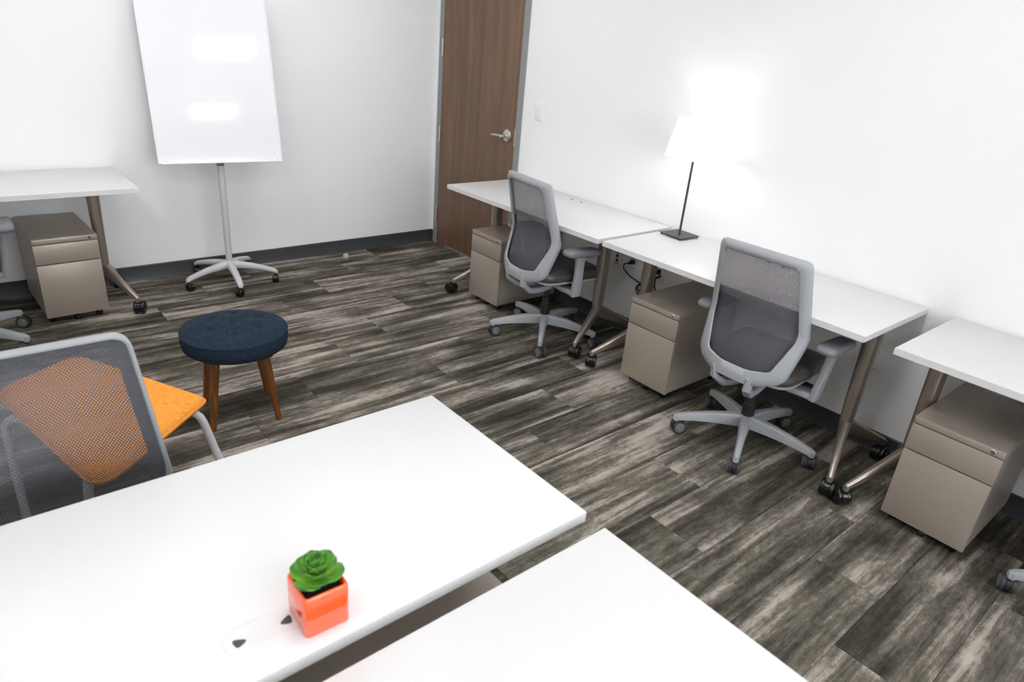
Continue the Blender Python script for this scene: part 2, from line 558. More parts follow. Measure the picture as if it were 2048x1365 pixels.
# ------------------------------------------------------------------ casters
def caster_meshes(kind):
    """wheel axis along y, contact at z=0, stem at origin, wheel trails along -x"""
    if kind == 'desk':
        r, off = 0.0375, 0.018
    elif kind == 'chair':
        r, off = 0.0325, 0.016
    elif kind == 'board':
        r, off = 0.025, 0.014
    else:
        r, off = 0.016, 0.008
    q = r / 0.0375
    body = MB()
    ztop = 0.082 * q if kind == 'desk' else r * 2 + 0.010
    hw = 0.010 * q
    # hood between the wheels
    arc = []
    for k in range(15):
        a = R(-25 + 230 * k / 14)
        arc.append((-off + math.cos(a) * r * 1.03, r + math.sin(a) * r * 1.03))
    arc2 = [(-off + math.cos(R(-25 + 230 * k / 14)) * r * 0.5, r + math.sin(R(-25 + 230 * k / 14)) * r * 0.5) for k in range(15)]
    outline = arc + list(reversed(arc2))
    body.loft([[Vector((x, yy, z)) for x, z in outline] for yy in (-hw, hw)])
    body.lathe([(0.0065 * q, r * 1.1), (0.0065 * q, ztop), (0.0055 * q, ztop + 0.004)], 12)
    body.lathe([(0.010 * q, r * 1.6), (0.011 * q, 2.05 * r), (0.009 * q, 2.12 * r)], 12)
    if kind == 'desk':       # brake tab
        body.box((-off - r * 1.22, -hw * 0.85, r * 1.12), (-off - r * 0.75, hw * 0.85, r * 1.32), 0.002, 1)
    wheels = []
    for s_ in (-1, 1):
        w = MB()
        rotm = Matrix.Translation((-off, s_ * (hw + 0.0008), r)) @ Matrix.Rotation(-s_ * PI / 2, 4, 'X')
        w.lathe([(r * 0.55, 0), (r * 0.96, 0.0), (r, 0.003 * q), (r, 0.013 * q), (r * 0.95, 0.0165 * q), (r * 0.80, 0.0175 * q), (r * 0.78, 0.0160 * q)], 24, rotm)
        d = MB()
        d.lathe([(r * 0.765, 0.0145 * q), (r * 0.76, 0.0172 * q), (r * 0.70, 0.0185 * q), (r * 0.3, 0.0192 * q)], 24, rotm)
        wheels.append((w, d))
    dark = kind in ('desk', 'board', 'cab')
    bm_ = body.mesh('caster', MT['black_gloss' if dark else 'black'])
    res = []
    for w, d in wheels:
        res.append((w.mesh('wheel', MT['black_gloss' if dark else 'wheel_dark']), d.mesh('wheel_disc', MT['black_gloss' if dark else 'wheel_grey'])))
    return bm_, res
CAST = {k: caster_meshes(k) for k in ('desk', 'chair', 'board', 'cab')}
def add_caster(kind, parent, x, y, ang):
    b, ws = CAST[kind]
    o = link('caster', b, parent, (x, y, 0))
    o.rotation_euler = (0, 0, ang)
    for w, d in ws:
        link('wheel', w, o)
        if kind == 'chair':
            link('wheel_disc', d, o)
        elif kind != 'cab':
            link('wheel_cap', d, o)
    return o

# ------------------------------------------------------------------ desks
LEN, DEP, TOPZ, THK = 1.354, 0.60, 0.737, 0.027
def make_desk(label, loc, rz, ins_a, ins_b, caster_angles, grommet=True, post_x=0.0):
    """local frame: long side along x, user side towards -y; origin on the floor under the middle of the top"""
    d = thing('office_desk', label, 'desk', loc, rz, 'white desks on casters')
    top = MB().box((-LEN / 2, -DEP / 2, TOPZ - THK), (LEN / 2, DEP / 2, TOPZ), 0.0012, 2).build('tabletop', 'laminate', d)
    eb = MB()
    for a, b in (((-LEN / 2 - 0.0006, -DEP / 2 - 0.0006, TOPZ - THK + 0.001), (LEN / 2 + 0.0006, -DEP / 2 + 0.001, TOPZ - 0.0015)), ((-LEN / 2 - 0.0006, DEP / 2 - 0.001, TOPZ - THK + 0.001), (LEN / 2 + 0.0006, DEP / 2 + 0.0006, TOPZ - 0.0015)),
                 ((-LEN / 2 - 0.0006, -DEP / 2, TOPZ - THK + 0.001), (-LEN / 2 + 0.001, DEP / 2, TOPZ - 0.0015)), ((LEN / 2 - 0.001, -DEP / 2, TOPZ - THK + 0.001), (LEN / 2 + 0.0006, DEP / 2, TOPZ - 0.0015))):
        eb.box(a, b)
    eb.build('edge_band', 'laminate_edge', top)
    for s_, ins, ca in ((-1, ins_a, caster_angles[0]), (1, ins_b, caster_angles[1])):
        px = s_ * (LEN / 2 - ins)
        tip = px + s_ * 0.10
        pm = MB()
        ell = lambda w, h: [(w * math.cos(2 * PI * k / 20), h * math.sin(2 * PI * k / 20)) for k in range(20)]
        sup = lambda w, h: [(math.copysign(abs(math.cos(2 * PI * k / 20)) ** 0.7, math.cos(2 * PI * k / 20)) * w, math.copysign(abs(math.sin(2 * PI * k / 20)) ** 0.7, math.sin(2 * PI * k / 20)) * h) for k in range(20)]
        pm.loft([[Vector((px + x, post_x + y, z)) for x, y in sup(w, h)] for z, w, h in ((0.225, 0.024, 0.030), (0.30, 0.027, 0.034), (0.50, 0.030, 0.038), (TOPZ - THK - 0.012, 0.033, 0.042))])
        pm.box((px - 0.05, -0.20, TOPZ - THK - 0.012), (px + 0.05, 0.20, TOPZ - THK - 0.001), 0.003, 1)
        post = pm.build('post', 'nickel', d)
        for t_ in (-1, 1):
            ty = t_ * 0.262
            fm = MB()
            A = Vector((px, post_x, 0.215)); B = Vector((tip, ty, 0.092))
            pts = [A.lerp(B, q) for q in (0.0, 0.06, 0.5, 0.95, 1.0)]
            fm.loft(sections(pts, [(0.046, 0.075), (0.045, 0.075), (0.034, 0.052), (0.025, 0.028), (0.018, 0.020)], r=0.35, n=3))
            fm.lathe([(0.0125, 0.076), (0.0135, 0.079), (0.0135, 0.094)], 14, Matrix.Translation((tip - s_ * 0.002, ty - t_ * 0.002, 0)))
            fm.build('foot', 'nickel', post)
            add_caster('desk', d, tip - s_ * 0.002, ty - t_ * 0.002, ca[0] if t_ < 0 else ca[1])
    if grommet:
        gx, gy = -0.004, 0.216
        ol = [(gx + (0.036 if math.cos(2 * PI * a / 40 + 0.001) > 0 else -0.036) + 0.027 * math.cos(2 * PI * a / 40), gy + 0.027 * math.sin(2 * PI * a / 40)) for a in range(40)]
        gm = MB().prism(ol, TOPZ - 0.001, TOPZ + 0.0014, 0.0006, 1).build('cable_grommet', 'laminate', d)
        for s_ in (-1, 1):
            pts = round_poly([(gx + s_ * 0.050, gy - 0.010), (gx + s_ * 0.046, gy + 0.014), (gx + s_ * 0.024, gy + 0.004)], [0.006, 0.006, 0.005], 5)
            MB().prism([(p.x, p.y) for p in pts], TOPZ + 0.0008, TOPZ + 0.0019).build('cable_opening', 'hole', gm)
    return d
# desk against the right wall: user side faces -x  => rotate so local -y -> world -x : rz = -90 deg
def right_desk(label, y_start, ins_near_door, ins_far, ca):
    # local +x -> world -y, local -y -> world -x
    return make_desk(label, (-0.0105 - DEP / 2, y_start - LEN / 2, 0), -PI / 2, ins_near_door, ins_far, ca)
right_desk('white laminate desk standing partly in front of the brown door', -1.0706, 0.168, 0.200, ((R(20), R(100)), (R(-70), R(150))))
right_desk('white laminate desk carrying the table lamp', -2.4595, 0.097, 0.072, ((R(-55), R(60)), (R(-80), R(90))))
right_desk('bare white laminate desk by the right wall, beyond the lamp desk', -3.9238, 0.085, 0.085, ((R(-40), R(60)), (R(-80), R(90))))
make_desk('white laminate desk against the wall beside the whiteboard easel', (-2.3243 - LEN / 2, -0.0244 - DEP / 2, 0), 0.0, 0.178, 0.178, ((R(20), R(60)), (R(-120), R(100))))
make_desk('white laminate desk carrying the orange potted succulent', (-2.2415 - LEN / 2, -3.3469 - DEP / 2, 0), PI, 0.05, 0.05, ((R(-120), R(60)), (R(30), R(100))))
make_desk('bare white laminate desk close beside the succulent desk', (-2.2462 - LEN / 2, -4.0066 - DEP / 2, 0), 0.0, 0.08, 0.08, ((R(40), R(60)), (R(-120), R(100))))

# ------------------------------------------------------------------ pedestal cabinets
CW, CD = 0.302, 0.515
def make_cabinet(label, loc, rz, w=CW, group='taupe pedestal cabinets'):
    """local: front faces +x, origin on the floor below the middle of the front"""
    d = thing('pedestal_cabinet', label, 'cabinet', loc, rz, group)
    b = MB()
    b.box((-CD, -w / 2 + 0.003, 0.048), (-0.021, w / 2 - 0.003, 0.456), 0.002, 1)
    b.build('body', 'taupe', d)
    c = MB()
    c.box((-CD, -w / 2, 0.4575), (0.0, w / 2, 0.485), 0.0025, 2)
    cap = c.build('cabinet_top', 'taupe', d)
    MB().box((-0.019, -w / 2, 0.3475), (-0.0005, w / 2, 0.4535), 0.0022, 2).build('drawer_front', 'taupe', d)
    MB().box((-0.019, -w / 2, 0.046), (-0.0005, w / 2, 0.3425), 0.0022, 2).build('drawer_front', 'taupe', d)
    lk = MB()
    rm = Matrix.Translation((-0.0005, w / 2 - 0.038, 0.4712)) @ Matrix.Rotation(PI / 2, 4, 'Y')
    lk.lathe([(0.0088, 0.0), (0.0088, 0.002), (0.0075, 0.003), (0.0055, 0.003), (0.005, 0.0022)], 18, rm)
    lock = lk.build('lock', 'chrome', cap)
    MB().box((0.0016, w / 2 - 0.0395, 0.4675), (0.003, w / 2 - 0.0365, 0.4750)).build('keyhole', 'slot_grey', lock)
    for x, y, a in ((-0.06, -w / 2 + 0.035, 0.4), (-0.06, w / 2 - 0.035, 1.9), (-CD + 0.05, -w / 2 + 0.035, 0.9), (-CD + 0.05, w / 2 - 0.035, 2.6), (-0.035, 0.0, 0.3)):
        add_caster('cab', d, x, y, a)
    return d
FXC = -0.535
make_cabinet('taupe metal pedestal cabinet in front of the brown door', (FXC - 0.005, -1.2735 - CW / 2, 0), PI)
make_cabinet('taupe metal pedestal cabinet under the lamp desk', (FXC, -2.645 - CW / 2, 0), PI)
make_cabinet('taupe metal pedestal cabinet under the bare desk beyond the lamp desk', (FXC + 0.005, -4.043 - CW / 2, 0), PI)
make_cabinet('taupe metal pedestal cabinet near the whiteboard easel', (-2.697, -0.548, 0), -PI / 2 + R(2.5))
make_cabinet('taupe metal cabinet glimpsed in the gap beside the succulent desk', (-2.56, -3.40, 0), PI / 2, 0.433)

# ------------------------------------------------------------------ task chairs
def interp(tab, z):
    for (z0, v0), (z1, v1) in zip(tab, tab[1:]):
        if z <= z1:
            t = max(0, (z - z0) / (z1 - z0))
            t = t * t * (3 - 2 * t)
            return v0 + (v1 - v0) * t
    return tab[-1][1]
PROF = [(0.38, -0.252), (0.46, -0.242), (0.66, -0.200), (0.97, -0.262)]
def back_pt(a, z, d):
    return Vector((interp(PROF, z) + 0.055 * (a / 0.2) ** 2 + d, a, z))
def resample(pts, n):
    P = [Vector(p) for p in pts] + [Vector(pts[0])]
    L = [0]
    for p, q in zip(P, P[1:]):
        L.append(L[-1] + (q - p).length)
    out = []
    j = 0
    for k in range(n):
        s_ = L[-1] * k / n
        while L[j + 1] < s_:
            j += 1
        t = (s_ - L[j]) / max(1e-9, L[j + 1] - L[j])
        out.append(P[j].lerp(P[j + 1], t))
    return out
NB = 120
def outline(top, tz, el, ez, bo, bz, bc, r):
    right = [(top, tz), (el, ez), (bo, bz), (bo * 0.45, bc)]
    pts = [(-top, tz)] + right + [(-bo * 0.45, bc), (-bo, bz), (-el, ez)]
    rads = [r[0], r[0], r[1], r[2], r[3], r[3], r[2], r[1]]
    return round_poly(pts, rads, 8)
def make_chair(label, loc, yaw, base_yaw, caster_yaws, arms=True, arm_r=0.296):
    d = thing('task_chair', label, 'office chair', loc, yaw, 'mesh back task chairs')
    # back frame: flange with a lip on its outer rim
    OUT = outline(0.199, 0.968, 0.232, 0.62, 0.206, 0.435, 0.398, (0.035, 0.20, 0.07, 0.25))
    INN = outline(0.166, 0.930, 0.196, 0.63, 0.148, 0.478, 0.462, (0.022, 0.16, 0.03, 0.25))
    # pair the two outlines by index
    rings = []
    for po, pi in zip(OUT, INN):
        w = (pi - po)
        ln = w.length
        u = w / ln
        prof = [(0.004, -0.004), (0.0, 0.002), (0.0, 0.020), (0.004, 0.026), (0.010, 0.026), (0.013, 0.020), (0.013, 0.006), (ln - 0.003, 0.006), (ln, 0.002), (ln - 0.004, -0.006), (ln * 0.5, -0.010)]
        rings.append([back_pt((po + u * s_).x, (po + u * s_).y, dd) for s_, dd in prof])
    fb = MB().loft(rings, True, False, True).build('back_frame', 'chair_grey', d, angle=50)
    # faint raised marks low on the back of the frame
    mk = MB()
    for k, hh in enumerate((0.0055, 0.004, 0.0035, 0.0045, 0.0035, 0.0060)):
        c_ = back_pt(0.078 - 0.0062 * k, 0.428, -0.0098)
        mk.box((c_.x - 0.0008, c_.y - 0.0013, c_.z - 0.002), (c_.x + 0.0012, c_.y + 0.0013, c_.z - 0.002 + hh), 0.0004, 1)
    mk.build('raised_mark', 'chair_grey', fb)
    # woven mesh panel set just inside the lip
    mb = MB()
    cen = Vector((0, 0.70))
    prev = None
    grid = []
    ring_o = []
    for po, pi in zip(OUT, INN):
        u = (pi - po).normalized()
        ring_o.append(po + u * 0.0125)
    NR = 12
    for k in range(1, NR + 1):
        q = k / NR
        grid.append([mb.bm.verts.new(back_pt(cen.x + (p.x - cen.x) * q, cen.y + (p.y - cen.y) * q, 0.017)) for p in ring_o])
    c0 = mb.bm.verts.new(back_pt(cen.x, cen.y, 0.017))
    n = len(ring_o)
    for j in range(n):
        mb.bm.faces.new((c0, grid[0][j], grid[0][(j + 1) % n]))
        for k in range(NR - 1):
            mb.bm.faces.new((grid[k][j], grid[k + 1][j], grid[k + 1][(j + 1) % n], grid[k][(j + 1) % n]))
    mb.build('back_mesh', 'mesh', d, angle=80)
    # back support struts
    for s_ in (-1, 1):
        sm = MB()
        sm.loft(sections([(-0.02, s_ * 0.045, 0.338), (-0.10, s_ * 0.052, 0.326), (-0.18, s_ * 0.066, 0.334), (-0.232, s_ * 0.082, 0.375), (-0.240, s_ * 0.090, 0.43)],
                         [(0.045, 0.035), (0.046, 0.036), (0.044, 0.034), (0.040, 0.026), (0.032, 0.012)], r=0.3))
        sm.build('back_strut', 'chair_grey', d)
    # seat
    seat_o = round_poly([(0.265, 0.215), (-0.195, 0.225), (-0.195, -0.225), (0.265, -0.215)], [0.09, 0.10, 0.10, 0.09], 7)
    def ring(sc, z, sag=True):
        out = []
        for p in seat_o:
            x, y = (p.x - 0.035) * sc + 0.035, p.y * sc
            zz = z - (max(0, x - 0.14) ** 2) * 1.6
            out.append(Vector((x, y, zz)))
        return out
    sm = MB()
    sm.loft([ring(0.93, 0.418), ring(0.985, 0.422), ring(1.0, 0.436), ring(0.995, 0.452), ring(0.965, 0.466), ring(0.90, 0.474), ring(0.6, 0.474), ring(0.2, 0.472)])
    cu = sm.build('seat', 'leather', d, angle=60)
    MB().tube([p for p in ring(0.975, 0.4625)] + [ring(0.975, 0.4625)[0]], 0.0028, 6, cap=False).build('seam_piping', 'leather', cu)
    MB().loft([ring(0.86, 0.398), ring(0.955, 0.404), ring(0.965, 0.4175), ring(0.93, 0.4180)]).build('seat_pan', 'chair_grey', d)
    # mechanism and cylinder
    mm = MB()
    mm.box((-0.09, -0.075, 0.345), (0.11, 0.075, 0.397), 0.012, 2)
    mm.lathe([(0.032, 0.33), (0.036, 0.347)], 18)
    mech = mm.build('tilt_mechanism', 'black', d)
    lm = MB()
    lm.tube([(0.05, -0.07, 0.372), (0.05, -0.20, 0.372)], 0.006, 8)
    lm.loft(sections([(0.05, -0.17, 0.372), (0.05, -0.185, 0.372), (0.05, -0.235, 0.370), (0.05, -0.245, 0.370)], [(0.02, 0.018), (0.034, 0.026), (0.034, 0.026), (0.022, 0.018)]))
    lm.build('lever', 'black', mech)
    cm = MB().lathe([(0.026, 0.115), (0.029, 0.15), (0.029, 0.20), (0.024, 0.206), (0.024, 0.25), (0.015, 0.255), (0.015, 0.352)], 20).build('gas_cylinder', 'black', d)
    # arms
    for s_ in ((-1, 1) if arms else ()):
        am = MB()
        ay = arm_r if s_ < 0 else 0.262
        am.loft(sections([(0.0, s_ * 0.07, 0.362), (0.0, s_ * 0.17, 0.362), (0.0, s_ * (ay - 0.046), 0.364), (-0.002, s_ * (ay - 0.026), 0.372)],
                         [(0.085, 0.024), (0.080, 0.026), (0.062, 0.030), (0.050, 0.030)], r=0.3))
        am.loft(sections([(0.0, s_ * (ay - 0.030), 0.350), (-0.001, s_ * (ay - 0.026), 0.378), (-0.008, s_ * (ay - 0.011), 0.48), (-0.018, s_ * ay, 0.565), (-0.022, s_ * (ay + 0.003), 0.603)],
                         [(0.030, 0.058), (0.032, 0.060), (0.029, 0.050), (0.030, 0.052), (0.044, 0.084)], upv=Vector((1, 0, 0)), r=0.28))
        arm = am.build('arm', 'chair_grey', d)
        pad_o = round_poly([(0.120, 0.036), (-0.120, 0.043), (-0.120, -0.043), (0.120, -0.036)], [0.06, 0.035, 0.035, 0.06], 6)
        pm = MB()
        pr_ = lambda sc, z: [Vector((p.x * sc - 0.012, s_ * (ay + 0.006) + p.y * sc, z - 1.5 * max(0, p.x - 0.04) ** 2)) for p in pad_o]
        pm.loft([pr_(0.86, 0.600), pr_(0.97, 0.606), pr_(1.0, 0.616), pr_(0.98, 0.626), pr_(0.90, 0.634), pr_(0.6, 0.637)])
        pm.build('arm_pad', 'pad_grey', arm, angle=60)
        bt = MB().box((0.020, s_ * (ay + 0.006) - 0.012, 0.582), (0.058, s_ * (ay + 0.006) + 0.012, 0.599), 0.003, 1)
        bt.build('adjust_button', 'pad_grey', arm)
    # five-star base
    hub = MB().lathe([(0.030, 0.085), (0.040, 0.090), (0.044, 0.125), (0.040, 0.138), (0.031, 0.141)], 24).build('base_hub', 'chair_grey', d)
    legm = None
    for k in range(5):
        a = base_yaw - yaw + k * 2 * PI / 5
        if legm is None:
            path = [(0.025, 0, 0.112), (0.06, 0, 0.112), (0.14, 0, 0.109), (0.23, 0, 0.100), (0.314, 0, 0.0855), (0.331, 0, 0.082)]
            wh = [(0.052, 0.056), (0.046, 0.056), (0.036, 0.050), (0.031, 0.040), (0.028, 0.030), (0.018, 0.022)]
            lm = MB()
            rr = []
            for (x, _, z), (w, h) in zip(path, wh):
                rr.append([Vector((x, -w / 2, z - h / 2)), Vector((x, w / 2, z - h / 2)), Vector((x, w / 2 * 0.92, z + h / 2 - 0.008)), Vector((x, w * 0.30, z + h / 2)), Vector((x, -w * 0.30, z + h / 2)), Vector((x, -w / 2 * 0.92, z + h / 2 - 0.008))])
            lm.loft(rr)
            lm.lathe([(0.0125, 0.064), (0.0135, 0.067), (0.0135, 0.090)], 14, Matrix.Translation((0.316, 0, 0)))
            legm = lm.mesh('base_leg', MT['chair_grey'], 30)
        lo = link('base_leg', legm, d)
        lo.rotation_euler = (0, 0, a)
        add_caster('chair', d, 0.316 * math.cos(a), 0.316 * math.sin(a), caster_yaws[k] - yaw)
    return d
CH = {}
CH['c1'] = make_chair('grey mesh task chair drawn up to the desk by the door', (-0.497, -1.980, 0), R(-8), R(152), [R(172), R(80), R(75), R(20), R(110)])
CH['c2'] = make_chair('grey mesh task chair at the desk with the table lamp', (-0.487, -3.380, 0), R(0.5), R(134.5), [R(150), R(-150), R(-145), R(-30), R(40)])
CH['c3'] = make_chair('grey mesh task chair at the desk beside the whiteboard easel', (-3.225, -0.665, 0), R(90), R(34), [R(150), R(150), R(200), R(30), R(-70)], arm_r=0.262)
CH['c4'] = make_chair('grey mesh task chair at the bare desk beyond the lamp desk', (-0.372, -4.765, 0), R(0), R(125), [R(-160), R(-150), R(-145), R(-30), R(40)])
CH['c5'] = make_chair('armless grey mesh task chair tucked behind the succulent desk', (-3.105, -3.285, 0), R(-90), R(20), [R(150), R(-150), R(-145), R(-30), R(40)], arms=False)

# ------------------------------------------------------------------ round tufted stool
st = thing('tufted_stool', 'round navy tufted fabric stool on four tapered wooden legs', 'stool', (-2.307, -1.935, 0), 0)
SR, SZ = 0.217, 0.446
BT = [(0.0, 0.0)] + [(0.112 * math.cos(R(60 * k + 12)), 0.112 * math.sin(R(60 * k + 12))) for k in range(6)]
def dome(x, y):
    r = math.hypot(x, y) / SR
    z = SZ - 0.040 * r ** 3.0
    for bx, by in BT:
        q = math.hypot(x - bx, y - by)
        z -= 0.013 * math.exp(-(q / 0.015) ** 2) + 0.008 * math.exp(-(q / 0.042) ** 2)
    z -= 0.0025 * max(0, math.cos(6 * math.atan2(y, x) - R(72))) ** 6 * math.exp(-((r - 0.75) / 0.18) ** 2)
    return z
mb = MB()
SEG = 72
rings = []
for rr_, zz in ((0.80, 0.330), (0.92, 0.331), (0.985, 0.342), (1.01, 0.370), (1.0, 0.402)):
    rings.append([Vector((SR * rr_ * math.cos(2 * PI * k / SEG), SR * rr_ * math.sin(2 * PI * k / SEG), zz)) for k in range(SEG)])
for q in (0.985, 0.95, 0.9, 0.84, 0.78, 0.72, 0.66, 0.62, 0.58, 0.55, 0.52, 0.49, 0.46, 0.42, 0.36, 0.30, 0.24, 0.18, 0.13, 0.09, 0.06, 0.03, 0.008):
    rings.append([Vector((SR * q * math.cos(2 * PI * k / SEG), SR * q * math.sin(2 * PI * k / SEG), dome(SR * q * math.cos(2 * PI * k / SEG), SR * q * math.sin(2 * PI * k / SEG)))) for k in range(SEG)])
cush = mb.loft(rings).build('seat_cushion', 'navy', st, angle=70)
MB().tube([Vector((SR * 1.0 * math.cos(2 * PI * k / SEG), SR * 1.0 * math.sin(2 * PI * k / SEG), 0.405)) for k in range(SEG + 1)], 0.0028, 6, cap=False).build('piping', 'navy', cush)
btn = None
for bx, by in BT:
    if btn is None:
        btn = MB().lathe([(0.0105, -0.003), (0.012, 0.0), (0.011, 0.003), (0.007, 0.005), (0.002, 0.0056)], 16).mesh('button', MT['navy_btn'], 60)
    link('button', btn, cush, (bx, by, dome(bx, by) + 0.0015))
for fx, fy in ((-0.160, -0.104), (0.109, -0.155), (0.160, 0.106), (-0.109, 0.155)):
    mb = MB()
    A = Vector((fx * 0.70, fy * 0.70, 0.345)); B = Vector((fx, fy, 0.0))
    mb.tube([A, A.lerp(B, 0.3), A.lerp(B, 0.97), B], [0.0215, 0.0195, 0.0128, 0.0115], 18)
    mb.build('leg', 'wood', st, angle=60)
MB().box((-0.13, -0.13, 0.308), (0.13, 0.13, 0.331), 0.004, 1, Matrix.Rotation(R(-12), 4, 'Z')).build('seat_support', 'wood', st)

# ------------------------------------------------------------------ orange chair
oc = thing('guest_chair', 'orange upholstered seat on white tubular legs beside the navy stool', 'chair', (-2.87, -2.42, 0), 0)
L2 = lambda x, y, z=0: Vector((x + 2.87, y + 2.42, z))
seat_c = [(-2.608, -2.535), (-2.898, -1.975), (-3.165, -2.140), (-3.006, -2.880)]
loc_c = [(x + 2.87, y + 2.42) for x, y in seat_c]
so = round_poly(loc_c, [0.035, 0.06, 0.07, 0.06], 7)
cx = sum(p.x for p in so) / len(so); cy = sum(p.y for p in so) / len(so)
def oring(inset, z):
    out = []
    for p in so:
        v_ = Vector((p.x - cx, p.y - cy)); ln = v_.length
        v_ = v_ * max(0.02, (ln - inset) / ln)
        out.append(Vector((cx + v_.x, cy + v_.y, z)))
    return out
mb = MB()
mb.loft([oring(0.03, 0.418), oring(0.004, 0.421), oring(0.0, 0.430), oring(0.002, 0.440), oring(0.012, 0.449), oring(0.035, 0.456), oring(0.12, 0.460), oring(0.25, 0.459)])
os_ = mb.build('seat', 'orange_fab', oc, angle=60)
rg = oring(-0.001, 0.4345)
MB().tube(rg + [rg[0]], 0.0042, 7, cap=False).build('welt', 'orange_fab', os_)
def leg(pts):
    P = [L2(*p) for p in pts]
    # smooth the bend
    Q = []
    for i in range(len(P)):
        if 0 < i < len(P) - 1:
            for t in (0, 0.25, 0.5, 0.75, 1):
                a = P[i].lerp(P[i - 1], 0.35); b = P[i].lerp(P[i + 1], 0.15)
                Q.append(a * (1 - t) ** 2 + P[i] * 2 * t * (1 - t) + b * t ** 2)
        else:
            Q.append(P[i])
    MB().tube(Q, 0.0135, 12).build('leg', 'white_metal', oc, angle=60)
leg([(-2.80, -2.47, 0.408), (-2.640, -2.530, 0.405), (-2.540, -2.470, 0.0)])
leg([(-3.02, -2.40, 0.408), (-3.160, -2.260, 0.405), (-3.165, -2.275, 0.0)])
leg([(-2.92, -2.20, 0.408), (-2.905, -2.06, 0.405), (-2.86, -2.02, 0.0)])
leg([(-2.95, -2.60, 0.408), (-3.01, -2.74, 0.405), (-3.05, -2.775, 0.0)])
# back carried on a bent tube behind the rear corner
MB().tube([L2(-3.00, -2.27, 0.408), L2(-3.19, -2.19, 0.410), L2(-3.255, -2.162, 0.425), L2(-3.286, -2.150, 0.48), L2(-3.296, -2.145, 0.68)], 0.013, 12).build('back_tube', 'white_metal', oc)
bk = MB()
dirv = Vector((0.50, 0.866, 0))
cback = L2(-3.272, -2.158, 0)
rr2 = []
for t in range(-6, 7):
    u = t / 6 * 0.20
    off = Vector((0.866, -0.5, 0)) * (0.9 * u * u)
    hgt = 0.15 - 0.03 * (abs(t) / 6) ** 3
    th = 0.016 - 0.008 * (abs(t) / 6) ** 4
    rr2.append([cback + dirv * u + off + Vector((0.866, -0.5, 0)) * x + Vector((0, 0, 0.655 + y)) for x, y in rrect(th * 2, hgt * 2, th * 0.9, 4)])
bk.loft(rr2).build('backrest', 'orange_fab', oc, angle=60)

# ------------------------------------------------------------------ whiteboard easel
YAW, TILT = -0.107, 0.20
wb = thing('whiteboard_easel', 'tall white whiteboard easel on a five-arm caster base', 'whiteboard', (-1.775, -0.275, 0), 0)
u_ = Vector((math.cos(YAW), math.sin(YAW), 0)); n0 = Vector((math.sin(YAW), -math.cos(YAW), 0))
w_ = Vector((0, 0, 1)) * math.cos(TILT) - n0 * math.sin(TILT)
n_ = n0 * math.cos(TILT) + Vector((0, 0, 1)) * math.sin(TILT)
P0 = Vector((-1.767 + 1.775, -0.31 + 0.275, 0.79))
BMX = Matrix(((u_.x, w_.x, n_.x, P0.x), (u_.y, w_.y, n_.y, P0.y), (u_.z, w_.z, n_.z, P0.z), (0, 0, 0, 1)))
BW, BH = 0.716, 1.02
bd = MB().box((-BW / 2, 0.0, -0.010), (BW / 2, BH, 0.0), 0.001, 1, BMX).build('board', 'whiteboard', wb)
fm = MB()
fm.box((-BW / 2 + 0.012, -0.004, -0.012), (BW / 2 + 0.001, 0.0005, 0.022), 0.001, 1, BMX)
fm.box((-BW / 2 + 0.012, -0.004, 0.019), (BW / 2 + 0.001, 0.003, 0.0225), 0.0008, 1, BMX)
fm.build('pen_ledge', 'cool_white', wb)
ef = MB()
for s_ in (-1, 1):
    ef.box((s_ * (BW / 2 + 0.001) - 0.004, 0.0, -0.014), (s_ * (BW / 2 + 0.001) + 0.004, BH, 0.0025), 0.001, 1, BMX)
ef.box((-BW / 2, BH - 0.006, -0.014), (BW / 2, BH + 0.004, 0.0025), 0.001, 1, BMX)
ef.build('board_frame', 'cool_white', wb)
sc_ = None
for x in (-0.315, 0.005, 0.33):
    MB().lathe([(0.0042, 0.0), (0.004, 0.0016), (0.002, 0.0026)], 12, BMX @ Matrix.Translation((x, 0.014, 0))).build('rivet', 'chrome', bd)
po = MB()
po.tube([(0, 0, 0.09), (0, 0, 0.80)], 0.0205, 20)
pole = po.build('pole', 'easel_grey', wb)
MB().tube([(0, 0, 0.74), (0, 0.012, 0.86), (0, 0.045, 1.00), (0, 0.085, 1.22)], 0.0135, 18).build('inner_pole', 'satin', wb)
MB().lathe([(0.0215, 0.765), (0.022, 0.768), (0.022, 0.815), (0.018, 0.82)], 18).build('collar', 'wheel_grey', wb)
br = MB()
br.box((-0.05, 0.32, -0.040), (0.05, 0.46, -0.010), 0.004, 1, BMX)
br.build('board_bracket', 'chair_grey', wb)
legm = None
WBA = [R(191 + 72 * k) for k in range(5)]
for k, a in enumerate(WBA):
    if legm is None:
        lm = MB()
        rr = []
        for x, z, w, h in ((0.012, 0.120, 0.054, 0.056), (0.06, 0.117, 0.048, 0.050), (0.14, 0.108, 0.043, 0.040), (0.21, 0.094, 0.040, 0.033), (0.272, 0.078, 0.038, 0.030), (0.290, 0.069, 0.035, 0.026), (0.299, 0.063, 0.022, 0.014)):
            rr.append([Vector((x, p, z + q)) for p, q in rrect(w, h, min(w, h) * 0.42, 4)])
        lm.loft(rr)
        legm = lm.mesh('base_leg', MT['easel_grey'], 60)
    o = link('base_leg', legm, wb)
    o.rotation_euler = (0, 0, a)
    add_caster('board', wb, 0.285 * math.cos(a), 0.285 * math.sin(a), (R(110), R(40), R(60), R(20), R(80))[k])

